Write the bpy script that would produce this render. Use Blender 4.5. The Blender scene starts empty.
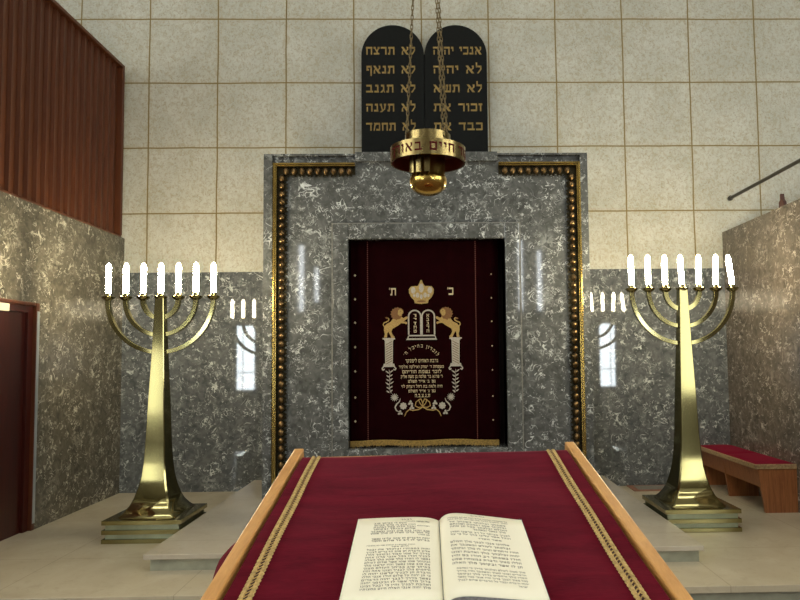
import bpy, bmesh, math, random
from mathutils import Vector, Matrix
R = math.radians
C = bpy.context.scene.collection
random.seed(5)

# ------------------------------------------------------------------ materials
def new_mat(name):
    m = bpy.data.materials.new(name); m.use_nodes = True
    nt = m.node_tree
    b = nt.nodes['Principled BSDF']
    return m, nt, b
def N(nt, t, **kw):
    n = nt.nodes.new(t)
    for k, v in kw.items():
        if k in n.inputs.keys() if isinstance(k, str) else False: n.inputs[k].default_value = v
        else: setattr(n, k, v)
    return n
def L(nt, a, b): nt.links.new(a, b)
def noise(nt, vec, scale, detail=2.0, dist=0.0, rough=.5):
    n = nt.nodes.new('ShaderNodeTexNoise')
    n.inputs['Scale'].default_value = scale; n.inputs['Detail'].default_value = detail
    n.inputs['Distortion'].default_value = dist; n.inputs['Roughness'].default_value = rough
    if vec is not None: L(nt, vec, n.inputs['Vector'])
    return n.outputs['Fac']
def math_(nt, op, a, b=None, c=None, clamp=False):
    n = nt.nodes.new('ShaderNodeMath'); n.operation = op; n.use_clamp = clamp
    for i, v in enumerate((a, b, c)):
        if v is None: continue
        if isinstance(v, (int, float)): n.inputs[i].default_value = v
        else: L(nt, v, n.inputs[i])
    return n.outputs[0]
def ramp(nt, fac, stops):
    n = nt.nodes.new('ShaderNodeValToRGB'); e = n.color_ramp.elements
    e[0].position, e[0].color = stops[0][0], (*stops[0][1], 1)
    e[1].position, e[1].color = stops[-1][0], (*stops[-1][1], 1)
    for p, c in stops[1:-1]:
        k = e.new(p); k.color = (*c, 1)
    L(nt, fac, n.inputs['Fac'])
    return n.outputs['Color']
def mix(nt, fac, a, b, mode='MIX'):
    n = nt.nodes.new('ShaderNodeMix'); n.data_type = 'RGBA'; n.blend_type = mode
    for s, v in ((n.inputs[0], fac), (n.inputs[6], a), (n.inputs[7], b)):
        if isinstance(v, (int, float)): s.default_value = v
        elif isinstance(v, tuple): s.default_value = (*v, 1)
        else: L(nt, v, s)
    return n.outputs[2]
def pos(nt): return nt.nodes.new('ShaderNodeNewGeometry').outputs['Position']
def objc(nt): return nt.nodes.new('ShaderNodeTexCoord').outputs['Object']
def mapping(nt, vec, scale=(1, 1, 1), rot=(0, 0, 0), loc=(0, 0, 0)):
    n = nt.nodes.new('ShaderNodeMapping'); n.inputs['Scale'].default_value = scale
    n.inputs['Rotation'].default_value = rot; n.inputs['Location'].default_value = loc
    L(nt, vec, n.inputs['Vector']); return n.outputs['Vector']
def bump(nt, b, h, strength=.2, dist=.01):
    n = nt.nodes.new('ShaderNodeBump'); n.inputs['Strength'].default_value = strength
    n.inputs['Distance'].default_value = dist
    L(nt, h, n.inputs['Height']); L(nt, n.outputs['Normal'], b.inputs['Normal'])
def simple(name, col, rough=.5, metal=0., spec=.5, vary=.0, vs=20.):
    m, nt, b = new_mat(name)
    b.inputs['Roughness'].default_value = rough; b.inputs['Metallic'].default_value = metal
    b.inputs['Specular IOR Level'].default_value = spec
    f = noise(nt, pos(nt), vs, 3)
    lo = tuple(max(0, x * (1 - vary)) for x in col); hi = tuple(min(1, x * (1 + vary)) for x in col)
    L(nt, ramp(nt, f, [(.3, lo), (.7, hi)]), b.inputs['Base Color'])
    return m
def marble(name, dark, light, vein, amt=1.0, rough=.12, spec=.5, loc=(0, 0, 0)):
    m, nt, b = new_mat(name)
    p = mapping(nt, pos(nt), loc=loc)
    base = ramp(nt, noise(nt, p, 3.2, 8, .8, .62), [(.30, dark), (.70, light)])
    base = mix(nt, .55, base, ramp(nt, noise(nt, p, 13, 5, 1.2), [(.3, tuple(x * .62 for x in dark)), (.72, tuple(x * 1.3 for x in light))]))
    def ridge(scale, wid, dist, off, detail=2):
        q = mapping(nt, p, loc=(off, off * .7, -off))
        n = noise(nt, q, scale, detail, dist)
        d = math_(nt, 'ABSOLUTE', math_(nt, 'SUBTRACT', n, .5))
        return math_(nt, 'SUBTRACT', 1., math_(nt, 'DIVIDE', d, wid), clamp=True)
    def mask(scale, lo, hi, off):
        n = noise(nt, mapping(nt, p, loc=(off, -off, off)), scale, 2)
        mr = nt.nodes.new('ShaderNodeMapRange'); L(nt, n, mr.inputs['Value'])
        mr.inputs['From Min'].default_value = lo; mr.inputs['From Max'].default_value = hi
        return mr.outputs['Result']
    v1 = math_(nt, 'MULTIPLY', ridge(7.5, .024, 1.1, 3.1, 2), mask(6, .53, .62, 7.7))
    v2 = math_(nt, 'MULTIPLY', ridge(15, .036, 1.0, 9.4, 1.5), mask(10, .55, .63, 2.2))
    v3 = math_(nt, 'MULTIPLY', ridge(26, .050, .9, 5.8, 1.5), mask(15, .57, .64, 12.))
    v5 = math_(nt, 'MULTIPLY', ridge(12, .024, 1.3, 27., 2), mask(9, .56, .65, 51.))
    v4 = math_(nt, 'MULTIPLY', ridge(6, .080, 1.8, 15., 4), mask(5, .58, .70, 21.))
    fl = math_(nt, 'MULTIPLY', mask(52, .68, .72, 31.), mask(6, .48, .6, 44.))
    s = math_(nt, 'MAXIMUM', math_(nt, 'MAXIMUM', v1, v2), math_(nt, 'MAXIMUM', math_(nt, 'MULTIPLY', v3, .8), math_(nt, 'MULTIPLY', v4, .35)))
    s = math_(nt, 'MAXIMUM', math_(nt, 'MAXIMUM', s, v5), math_(nt, 'MULTIPLY', fl, .6))
    s = math_(nt, 'MULTIPLY', s, math_(nt, 'ADD', mask(5, .35, .65, 63.), .35))
    s = math_(nt, 'MULTIPLY', s, amt, clamp=True)
    L(nt, mix(nt, s, base, vein), b.inputs['Base Color'])
    b.inputs['Roughness'].default_value = rough; b.inputs['Specular IOR Level'].default_value = spec
    return m
def brass(name, col, rough, vary=.15, streak=True, bumpy=0):
    m, nt, b = new_mat(name)
    b.inputs['Metallic'].default_value = 1
    q = mapping(nt, pos(nt), scale=(2.2, 2.2, .6))
    f = noise(nt, q, 3, 3, .6)
    L(nt, ramp(nt, f, [(.3, tuple(x * (1 - vary) for x in col)), (.7, tuple(min(1, x * (1 + vary)) for x in col))]), b.inputs['Base Color'])
    mr = nt.nodes.new('ShaderNodeMapRange'); L(nt, f, mr.inputs['Value'])
    mr.inputs['To Min'].default_value = rough * .8; mr.inputs['To Max'].default_value = rough * 1.3
    L(nt, mr.outputs['Result'], b.inputs['Roughness'])
    return m
def wood(name, lo, hi, rough=.4, axis='z', sc=1., spec=.5):
    m, nt, b = new_mat(name)
    s = {'z': (14, 14, .9), 'y': (14, .9, 14), 'x': (.9, 14, 14)}[axis]
    q = mapping(nt, objc(nt) if axis == 'y' and False else pos(nt), scale=tuple(v * sc for v in s))
    f = noise(nt, q, 2.2, 6, .5, .6)
    g = noise(nt, q, 12, 3, .2)
    f = math_(nt, 'ADD', math_(nt, 'MULTIPLY', f, .75), math_(nt, 'MULTIPLY', g, .25))
    L(nt, ramp(nt, f, [(.32, lo), (.66, hi)]), b.inputs['Base Color'])
    b.inputs['Roughness'].default_value = rough; b.inputs['Specular IOR Level'].default_value = spec
    return m
def velvet(name, col, sheen=.6, streak=1.):
    m, nt, b = new_mat(name)
    p = pos(nt)
    f = math_(nt, 'ADD', math_(nt, 'MULTIPLY', noise(nt, mapping(nt, p, scale=(2.2, 9, 4)), 2.4, 5, .7), .7), math_(nt, 'MULTIPLY', noise(nt, mapping(nt, p, scale=(30, 120, 30)), 2, 3), .3))
    L(nt, ramp(nt, f, [(.30, tuple(x * (1 - .35 * streak) for x in col)), (.70, tuple(x * (1 + .3 * streak) for x in col))]), b.inputs['Base Color'])
    b.inputs['Roughness'].default_value = .9; b.inputs['Specular IOR Level'].default_value = .02
    b.inputs['Sheen Weight'].default_value = sheen; b.inputs['Sheen Roughness'].default_value = .45
    b.inputs['Sheen Tint'].default_value = (.9, .25, .35, 1)
    bump(nt, b, f, .3, .004)
    return m
def emis(name, col, st):
    m, nt, b = new_mat(name)
    b.inputs['Base Color'].default_value = (*[min(1, x) for x in col], 1)
    b.inputs['Emission Color'].default_value = (*col, 1); b.inputs['Emission Strength'].default_value = st
    return m

D = 7.028            # the back wall
XL, XR = -3.503, 3.328
TX, TS, TZ, TR = -3.255, .783, 5.400, .758

def tile_wall_mat():
    m, nt, b = new_mat('cream_stone_tiles')
    p = pos(nt)
    sep = nt.nodes.new('ShaderNodeSeparateXYZ')
    wob = noise(nt, p, 1.5, 3)
    L(nt, p, sep.inputs[0])
    def grout(coord, origin, pitch, wid, off):
        w = math_(nt, 'MULTIPLY', math_(nt, 'SUBTRACT', noise(nt, mapping(nt, p, loc=(off, off, off)), 1.3, 2), .5), .022)
        a = math_(nt, 'ADD', math_(nt, 'DIVIDE', math_(nt, 'SUBTRACT', math_(nt, 'ADD', coord, w), origin), pitch), 50.5)
        fr = math_(nt, 'FRACT', a)
        d = math_(nt, 'MULTIPLY', math_(nt, 'ABSOLUTE', math_(nt, 'SUBTRACT', fr, .5)), pitch)
        return math_(nt, 'SUBTRACT', 1., math_(nt, 'DIVIDE', d, wid), clamp=True)
    gx = grout(sep.outputs['X'], TX, TS, .010, 3)
    gz = grout(sep.outputs['Z'], TZ, TR, .010, 8)
    g = math_(nt, 'MULTIPLY', math_(nt, 'MAXIMUM', gx, gz), 1.8, clamp=True)
    soft = math_(nt, 'MAXIMUM', grout(sep.outputs['X'], TX, TS, .05, 3), grout(sep.outputs['Z'], TZ, TR, .05, 8))
    base = ramp(nt, noise(nt, p, 2.5, 6, .3), [(.3, (.46, .465, .40)), (.7, (.57, .575, .51))])
    f2 = noise(nt, mapping(nt, p, scale=(1, 1, .8)), 26, 5, .8, .65)
    sp = ramp(nt, f2, [(.44, (0, 0, 0)), (.62, (1, 1, 1))])
    base = mix(nt, math_(nt, 'MULTIPLY', sp, .55), base, (.37, .31, .20))
    f3 = noise(nt, p, 60, 3, .4)
    base = mix(nt, math_(nt, 'MULTIPLY', ramp(nt, f3, [(.57, (0, 0, 0)), (.66, (1, 1, 1))]), .38), base, (.22, .17, .10))
    base = mix(nt, math_(nt, 'MULTIPLY', soft, .18), base, (.42, .34, .18))
    L(nt, mix(nt, g, base, (.22, .16, .055)), b.inputs['Base Color'])
    b.inputs['Roughness'].default_value = .75; b.inputs['Specular IOR Level'].default_value = .3
    bump(nt, b, math_(nt, 'SUBTRACT', 1., g), .5, .006)
    return m
def stone_floor_mat(name, lo, hi, px, py, ox, oy, rough=.3):
    m, nt, b = new_mat(name)
    p = pos(nt)
    sep = nt.nodes.new('ShaderNodeSeparateXYZ'); L(nt, p, sep.inputs[0])
    def gr(c, o, pitch):
        fr = math_(nt, 'FRACT', math_(nt, 'ADD', math_(nt, 'DIVIDE', math_(nt, 'SUBTRACT', c, o), pitch), 50.5))
        d = math_(nt, 'MULTIPLY', math_(nt, 'ABSOLUTE', math_(nt, 'SUBTRACT', fr, .5)), pitch)
        return math_(nt, 'SUBTRACT', 1., math_(nt, 'DIVIDE', d, .0045), clamp=True)
    g = math_(nt, 'MAXIMUM', gr(sep.outputs['X'], ox, px), gr(sep.outputs['Y'], oy, py))
    base = ramp(nt, noise(nt, p, 2.2, 7, .6, .6), [(.3, lo), (.7, hi)])
    base = mix(nt, math_(nt, 'MULTIPLY', ramp(nt, noise(nt, p, 14, 5, 1.5), [(.55, (0, 0, 0)), (.72, (1, 1, 1))]), .25), base, tuple(x * .72 for x in lo))
    L(nt, mix(nt, math_(nt, 'MULTIPLY', g, .45), base, (.15, .12, .075)), b.inputs['Base Color'])
    b.inputs['Roughness'].default_value = rough; b.inputs['Specular IOR Level'].default_value = .45
    return m

M = {}
M['tiles'] = tile_wall_mat()
M['plaster'] = simple('plaster', (.27, .25, .21), .9, vary=.06, vs=4)
M['ceiling'] = simple('white_ceiling', (.70, .69, .64), .9, vary=.04, vs=3)
M['marble'] = marble('grey_marble', (.052, .056, .056), (.112, .118, .116), (.62, .66, .66), .9, .045)
M['marble_dado'] = marble('dado_marble', (.066, .073, .077), (.140, .150, .152), (.56, .59, .58), 1.15, .03, .5, (5, 2, 1))
M['marble_l'] = marble('brown_marble', (.058, .052, .038), (.125, .112, .084), (.48, .45, .36), 1.15, .13, .5, (2, 9, 4))
M['marble_r'] = marble('taupe_marble', (.066, .055, .043), (.140, .116, .092), (.44, .39, .33), 1.05, .13, .5, (7, 1, 8))
M['floor'] = stone_floor_mat('beige_stone', (.44, .38, .27), (.53, .465, .34), 1.16, 1.10, 1.848 - 1.16, 4.72, .24)
M['step'] = stone_floor_mat('beige_stone_step', (.41, .36, .285), (.49, .44, .35), 1.30, 1.32, -1.30, 4.72 + .0, .26)
M['riser'] = simple('grey_green_stone', (.30, .30, .225), .4, vary=.2, vs=8)
M['hall_floor'] = simple('dark_carpet', (.10, .055, .035), .95, vary=.2, vs=30)
M['wood_panel'] = wood('red_brown_timber', (.060, .014, .003), (.105, .028, .006), .5, 'z', .7)
M['door'] = wood('dark_red_door_wood', (.024, .0028, .0015), (.048, .006, .003), .32, 'z')
M['jamb'] = wood('door_frame_wood', (.055, .014, .005), (.10, .028, .010), .35, 'z')
M['bench'] = wood('bench_teak', (.17, .055, .018), (.34, .13, .045), .4, 'z', 2.2)
M['oak'] = wood('honey_oak', (.42, .19, .05), (.60, .31, .095), .36, 'y', 1.6)
M['oakd'] = wood('oak_side', (.30, .13, .04), (.42, .20, .07), .42, 'z', 1.)
M['brass'] = brass('aged_brass', (.31, .275, .125), .10, .08)
M['brass_dark'] = brass('dark_brass', (.20, .165, .085), .30)
M['brass_recess'] = brass('green_brass', (.30, .32, .22), .30)
M['brass_trim'] = brass('gilded_moulding', (.34, .24, .07), .22)
M['bead'] = brass('old_gilt_bead', (.17, .11, .05), .30, .3)
M['leafdark'] = brass('blackened_leaf', (.03, .025, .014), .42)
M['lamp_brass'] = brass('lamp_brass', (.26, .20, .085), .25, .12)
M['lamp_gold'] = brass('polished_gold', (.62, .42, .11), .20, .05)
M['chain'] = brass('chain_brass', (.16, .12, .06), .32)
M['red_enamel'] = simple('dark_red_enamel', (.10, .012, .006), .35, vary=.1)
M['red_letter'] = simple('red_letter', (.07, .003, .003), .6, spec=.1)
M['black'] = simple('black_stone', (.004, .005, .0045), .5, spec=.12, vary=.2)
M['gold_letter'] = simple('dull_gold_letter', (.30, .20, .055), .42, .35, vary=.15)
M['curtain'] = velvet('dark_maroon_velvet', (.0075, .0005, .0010), .0, .8)
M['velvet'] = velvet('crimson_velvet', (.084, .0034, .0095), .14, 1.1)
M['cushion'] = velvet('crimson_cushion', (.17, .007, .022), .08, .4)
M['braid'] = simple('gold_braid', (.44, .30, .105), .55, .15, vary=.3, vs=90)
M['braid_d'] = simple('dark_braid', (.035, .004, .006), .8)
M['fringe'] = simple('gold_fringe', (.30, .19, .045), .6, .2, vary=.45, vs=70)
M['tan_fringe'] = simple('tan_fringe', (.33, .22, .11), .8, vary=.35, vs=60)
M['silver_th'] = simple('silver_thread', (.36, .33, .28), .55, .1, vary=.22, vs=120)
M['gold_th'] = simple('gold_thread', (.33, .22, .065), .55, .1, vary=.25, vs=120)
M['bronze_th'] = simple('bronze_thread', (.14, .095, .04), .6, vary=.2, vs=120)
M['mane'] = simple('brown_thread', (.15, .065, .015), .7, vary=.35, vs=150)
M['text_th'] = simple('cream_thread', (.50, .42, .26), .6, .05, vary=.1)
M['maroon_stitch'] = simple('copper_stitch', (.09, .018, .010), .7)
M['page'] = simple('cream_paper', (.82, .78, .62), .75, vary=.02, vs=6)
M['page_edge'] = simple('page_edges', (.30, .31, .31), .8, vary=.25, vs=200)
M['ink'] = simple('grey_ink', (.07, .068, .06), .8)
M['ink2'] = simple('soft_ink', (.30, .29, .24), .8)
M['cover'] = simple('marbled_cover', (.11, .10, .16), .5, vary=.8, vs=60)
M['sign'] = simple('cream_plastic', (.72, .66, .48), .5)
M['steel'] = simple('pale_metal', (.45, .50, .52), .35, .6)
M['rail'] = simple('dark_grey_metal', (.07, .065, .055), .4, .7)
M['rust'] = simple('dark_red_brown', (.055, .016, .010), .5)
M['mat_c'] = simple('grey_mat', (.20, .19, .165), .9, vary=.3, vs=80)
M['mat_b'] = simple('reddish_mat_border', (.26, .12, .075), .8, vary=.2, vs=60)
M['frame_line'] = simple('pale_bevel', (.16, .16, .145), .3, vary=.3, vs=30)
M['dark'] = simple('dark_interior', (.010, .004, .004), .9)
M['white_frame'] = simple('grey_frame', (.12, .12, .12), .5)
M['bulb'] = emis('glowing_bulb', (1.0, .86, .58), 118)
M['sky_lo'] = emis('daylit_pane', (.86, .95, 1.0), 26)
M['sky_hi'] = emis('daylit_high_pane', (.92, .97, 1.0), 16)
M['brass_glint'] = emis('added_brass_glint_pane', (.95, .98, .92), 5)  # glow of the two rear panes added for the menorah highlights
M['side_fill'] = emis('added_side_fill_pane', (.97, .98, .90), 8)  # glow of the side windows added as fill light
M['lamp_panel'] = emis('ceiling_lamp_diffuser', (1.0, .98, .90), 6.0)

# ------------------------------------------------------------------ helpers
class MB:
    def __init__(s): s.v = []; s.f = []
    def add(s, vs, fs):
        k = len(s.v); s.v += [tuple(v) for v in vs]; s.f += [tuple(i + k for i in f) for f in fs]; return s
    def box(s, x0, x1, y0, y1, z0, z1):
        v = [(x, y, z) for z in (z0, z1) for y in (y0, y1) for x in (x0, x1)]
        return s.add(v, [(0, 2, 3, 1), (4, 5, 7, 6), (0, 1, 5, 4), (2, 6, 7, 3), (0, 4, 6, 2), (1, 3, 7, 5)])
    def prism(s, pts, to3, d0, d1):
        """2D outline pts swept from depth d0 to d1; to3(u, v, d) gives a point"""
        n = len(pts)
        v = [to3(u, w, d0) for u, w in pts] + [to3(u, w, d1) for u, w in pts]
        f = [tuple(range(n)), tuple(reversed(range(n, 2 * n)))] + [(i, i + n, (i + 1) % n + n, (i + 1) % n) for i in range(n)]
        return s.add(v, f)
    def rings(s, rings, cap=True, closed=True):
        n = len(rings[0]); v = [p for r in rings for p in r]; f = []
        for k in range(len(rings) - 1):
            for i in range(n if closed else n - 1):
                j = (i + 1) % n
                f.append((k * n + i, k * n + j, (k + 1) * n + j, (k + 1) * n + i))
        if cap: f += [tuple(reversed(range(n))), tuple(range((len(rings) - 1) * n, len(rings) * n))]
        return s.add(v, f)
    def lathe(s, prof, c=(0, 0, 0), seg=24, cap=True, M4=None):
        rs = []
        for r, z in prof:
            ring = [Vector((r * math.cos(2 * math.pi * i / seg), r * math.sin(2 * math.pi * i / seg), z)) for i in range(seg)]
            if M4: ring = [M4 @ p for p in ring]
            rs.append([tuple(p + Vector(c)) for p in ring])
        return s.rings(rs, cap)
    def tube(s, path, r, seg=8, sq=False, up=Vector((0, 1, 0)), closed=False):
        P = [Vector(p) for p in path]; rs = []
        for i, p in enumerate(P):
            a = P[(i - 1) % len(P)] if (i or closed) else p; b = P[(i + 1) % len(P)] if (i < len(P) - 1 or closed) else p
            t = (b - a).normalized(); x = t.cross(up).normalized(); y = x.cross(t).normalized()
            rr = r[i] if isinstance(r, (list, tuple)) else r
            if sq: ring = [p + x * rr * u + y * rr * w for u, w in ((-1, -1), (1, -1), (1, 1), (-1, 1))]
            else: ring = [p + x * rr * math.cos(2 * math.pi * k / seg) + y * rr * math.sin(2 * math.pi * k / seg) for k in range(seg)]
            rs.append(ring)
        if closed: rs.append(rs[0]); return s.rings(rs, False)
        return s.rings(rs)
    def build(s, name, mat, parent=None, smooth=False, bevel=0, loc=None):
        me = bpy.data.meshes.new(name); me.from_pydata([tuple(v) for v in s.v], [], s.f)
        bm = bmesh.new(); bm.from_mesh(me); bmesh.ops.recalc_face_normals(bm, faces=bm.faces); bm.to_mesh(me); bm.free()
        me.materials.append(M[mat] if isinstance(mat, str) else mat)
        o = bpy.data.objects.new(name, me); C.objects.link(o)
        if smooth:
            for p in me.polygons: p.use_smooth = True
            if smooth != 'all': me.set_sharp_from_angle(angle=R(40))
        if parent is not None: o.parent = parent
        if loc is not None: o.location = loc
        if bevel:
            b = o.modifiers.new('edge', 'BEVEL'); b.width = bevel; b.segments = 2; b.limit_method = 'ANGLE'; b.angle_limit = R(40)
        return o
def tag(o, label=None, cat=None, group=None, kind=None):
    if label: o['label'] = label
    if cat: o['category'] = cat
    if group: o['group'] = group
    if kind: o['kind'] = kind
    return o
def thing(name, label, cat, loc=(0, 0, 0), rot=(0, 0, 0), group=None):
    o = bpy.data.objects.new(name, None); C.objects.link(o); o.location = loc; o.rotation_euler = rot
    o.empty_display_size = .1
    return tag(o, label, cat, group)
def struct(o): o['kind'] = 'structure'; return o
def bx(name, mat, *b, parent=None, bevel=0):
    return MB().box(*b).build(name, mat, parent, bevel=bevel)
def copy_tree(o, parent=None):
    c = o.copy(); C.objects.link(c)
    if parent is not None: c.parent = parent
    for ch in list(o.children): copy_tree(ch, c)
    return c
# --- Hebrew square letters as thick bars and thin stems (unit height, baseline 0)
T = .21; S = .14
def H(x0, x1, top): return [(x0, top), (x0, top - T), (x1, top - T), (x1, top)]
def V(x, y0, y1, s=S): return [(x, y0), (x + s, y0), (x + s, y1), (x, y1)]
def G(x0, y0, x1, y1, a=S, b=None):
    b = a if b is None else b
    return [(x0, y0), (x0 + a, y0), (x1 + b, y1), (x1, y1)]
GL = {
 'א': (.86, [G(.0, 1, .60, 0, .24, .26), G(.62, 1, .70, .62, .2, .12), G(.64, .66, .48, .40, .16, .1), G(.04, 0, .08, .42, .2, .1), G(.08, .38, .22, .62, .12, .12)]),
 'ב': (.76, [H(.03, .62, 1), V(.48, .1, .95), H(0, .76, T)]),
 'ג': (.52, [H(.08, .42, 1), G(.30, .2, .28, .95), G(.0, 0, .30, .38, .2, .12), G(.40, 0, .34, .3, .14, .08)]),
 'ד': (.72, [H(0, .72, 1), V(.50, 0, .95)]),
 'ה': (.74, [H(0, .74, 1), V(.58, 0, .95), V(.06, 0, .60)]),
 'ו': (.32, [H(0, .30, 1), V(.16, 0, .95)]),
 'ז': (.38, [H(0, .38, 1), V(.14, 0, .95)]),
 'ח': (.74, [H(0, .74, 1), V(.58, 0, .95), V(.05, 0, .95)]),
 'ט': (.76, [V(.04, 0, .95), H(.04, .74, T), V(.60, 0, .9), H(.36, .74, 1), V(.34, .55, .95), H(0, .22, 1)]),
 'י': (.30, [H(0, .30, 1), V(.16, .45, .95)]),
 'כ': (.66, [H(0, .62, 1), V(.52, .05, .97), H(0, .62, T)]),
 'ך': (.62, [H(0, .62, 1), V(.46, -.32, .95)]),
 'ל': (.62, [V(.02, .85, 1.42), H(.02, .60, 1), G(.46, .5, .46, .95), G(.14, 0, .46, .55, .16, .14)]),
 'מ': (.84, [G(.0, 0, .14, .95), G(.06, 1, .22, .7, .14), H(.26, .76, 1), V(.66, .05, .95), H(.34, .80, T)]),
 'ם': (.76, [H(0, .76, 1), V(.04, 0, .95), V(.60, 0, .95), H(.04, .74, T)]),
 'נ': (.50, [H(.10, .44, 1), V(.30, .05, .95), H(0, .48, T)]),
 'ן': (.32, [H(0, .30, 1), V(.16, -.32, .95)]),
 'ס': (.76, [H(0, .76, 1), G(.16, .05, .03, .95), G(.46, .05, .60, .95), H(.16, .60, T)]),
 'ע': (.72, [G(.26, .06, .04, .95), H(0, .24, 1), G(.46, .25, .56, .95), H(.48, .72, 1), G(.0, -.08, .46, .30, .24, .14)]),
 'פ': (.70, [H(.05, .66, 1), V(.54, .05, .97), H(0, .66, T), V(.05, .5, .95), H(.05, .34, .60)]),
 'ף': (.68, [H(.05, .66, 1), V(.52, -.32, .95), V(.05, .5, .95), H(.05, .32, .60)]),
 'צ': (.70, [G(.44, .1, .06, .95), H(0, .24, 1), H(.02, .68, T), G(.34, .42, .54, .95), H(.48, .70, 1)]),
 'ץ': (.66, [G(.28, -.32, .06, .95), H(0, .24, 1), G(.34, .32, .52, .95), H(.46, .66, 1)]),
 'ק': (.74, [H(0, .72, 1), V(.05, -.32, .55), G(.30, 0, .58, .95)]),
 'ר': (.68, [H(0, .66, 1), V(.52, 0, .95)]),
 'ש': (.90, [G(.10, .05, .02, .95), V(.74, .05, .95), H(.1, .86, T), G(.36, .1, .44, .95), H(0, .2, 1), H(.36, .60, 1), H(.70, .90, 1)]),
 'ת': (.80, [H(.04, .76, 1), V(.62, 0, .95), G(.12, .05, .16, .95), H(0, .26, T)]),
 '׳': (.18, [G(.02, .75, .06, 1.05, .08)]),
 '.': (.2, [H(.02, .16, .12)]),
}
def text_width(t, gap=.16, space=.5):
    return sum((GL[c][0] + gap) if c in GL else space for c in t) - gap
def heb(mb, t, h, xl, xr, to3, d0, d1, gap=.16, space=.5, thin=False, keep=False):
    """one right-to-left line justified between xl and xr; to3(u, v, d); v=0 is the baseline"""
    w = text_width(t, gap, space) * h
    k = (xr - xl) / w
    if keep: k = 1.
    x = xr if not keep else (xl + xr) / 2 + w / 2
    for c in t:
        if c not in GL: x -= space * h * k; continue
        gw, ps = GL[c]; x -= gw * h * k
        for p in ps:
            q = [(x + a * h * k, b * h) for a, b in p]
            if thin: mb.add([to3(u, v, d1) for u, v in q], [(0, 1, 2, 3)])
            else: mb.prism(q, to3, d0, d1)
        x -= gap * h * k

# ------------------------------------------------------------------ the setting
HX, HY, HZ, FZ = 9., -8., 8.2, -.16
struct(MB().box(-HX, HX, D, D + .2, FZ, HZ).build('wall_back', 'tiles'))
struct(MB().box(-HX - .2, -HX, HY, D, FZ, HZ).build('wall_left', 'plaster'))
struct(MB().box(HX, HX + .2, HY, D, FZ, HZ).build('wall_right', 'plaster'))
struct(MB().box(-HX, HX, HY, D, HZ, HZ + .2).build('ceiling', 'ceiling'))
struct(MB().box(-HX, HX, HY, D, FZ - .2, FZ).build('floor', 'hall_floor'))
# dado of polished marble
struct(MB().box(XL, -1.6, D - .02, D, 0, 2.448).build('trim_1', 'marble_dado'))
struct(MB().box(1.46, XR, D - .02, D, 0, 2.448).build('trim_2', 'marble_dado'))
# raised stone platform in front of the wall, with nosing and riser
struct(MB().box(XL - .5, XR + .5, 3.954, D, -.045, 0).build('floor', 'floor', bevel=.004))
struct(MB().box(XL - .5, XR + .5, 3.985, D, FZ, -.045).build('trim_3', 'riser'))
# the step carrying the ark
SX0, SX1, SY = -2.025, 1.874, 4.392
struct(MB().box(SX0, SX1, SY, D, .119 - .036, .119).build('trim_4', 'step', bevel=.003))
struct(MB().box(SX0 + .036, SX1 - .026, SY + .03, D, 0, .119 - .036).build('trim_5', 'riser'))
# low side walls of the apse
DY0, DY1, DZ = 4.55, 5.545, 1.975
lw = MB().box(XL - .3, XL, 3.0, DY0, 0, 2.841).box(XL - .3, XL, DY1, D, 0, 2.841).box(XL - .3, XL, DY0, DY1, DZ, 2.841)
struct(lw.build('wall_left', 'marble_l'))
struct(MB().box(XR, XR + .3, 3.0, D, 0, 2.866).build('wall_right', 'marble_r'))
# rear wall with window openings
def rear_wall():
    xs = []
    holes = [(-7.05, -6.36, .38, 2.70), (5.88, 6.48, .36, 2.66), (-4.47, -4.25, 3.0, 5.25), (-3.95, -3.77, 3.3, 4.5), (2.75, 2.95, 2.95, 5.35), (3.38, 3.58, 2.95, 5.0)]
    holes += [(-8.75, -8.1, .7, 2.9), (7.35, 8.25, 1.3, 5.0)]  # two unseen windows added to put white highlights on the menorah shafts
    mb = MB()
    cuts = sorted(set([-HX, HX] + [h[0] for h in holes] + [h[1] for h in holes]))
    for a, b in zip(cuts[:-1], cuts[1:]):
        zs = [h for h in holes if h[0] <= a + 1e-6 and h[1] >= b - 1e-6]
        z = FZ
        for h in sorted(zs, key=lambda q: q[2]):
            mb.box(a, b, HY - .3, HY, z, h[2]); z = h[3]
        mb.box(a, b, HY - .3, HY, z, HZ)
    struct(mb.build('wall_rear', 'plaster'))
    for i, (a, b, z0, z1) in enumerate(holes):
        f = MB(); w = .03
        f.box(a, a + w, HY - .2, HY - .1, z0, z1).box(b - w, b, HY - .2, HY - .1, z0, z1).box(a + w, b - w, HY - .2, HY - .1, z0, z0 + w).box(a + w, b - w, HY - .2, HY - .1, z1 - w, z1)
        if i < 2:
            mx = (a + b) / 2 + (.12 if i else -.10)
            f.box(mx - .012, mx + .012, HY - .18, HY - .12, z0 + w, z1 - w)
            f.box(a + w, b - w, HY - .18, HY - .12, 1.0, 1.03)
        fo = struct(f.build('window_%d' % (i + 1), 'white_frame'))
        MB().box(a + w, b - w, HY - .16, HY - .14, z0 + w, z1 - w).build('window_pane', 'sky_lo' if i < 2 else 'sky_hi' if i < 6 else 'brass_glint', fo)
rear_wall()
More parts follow.
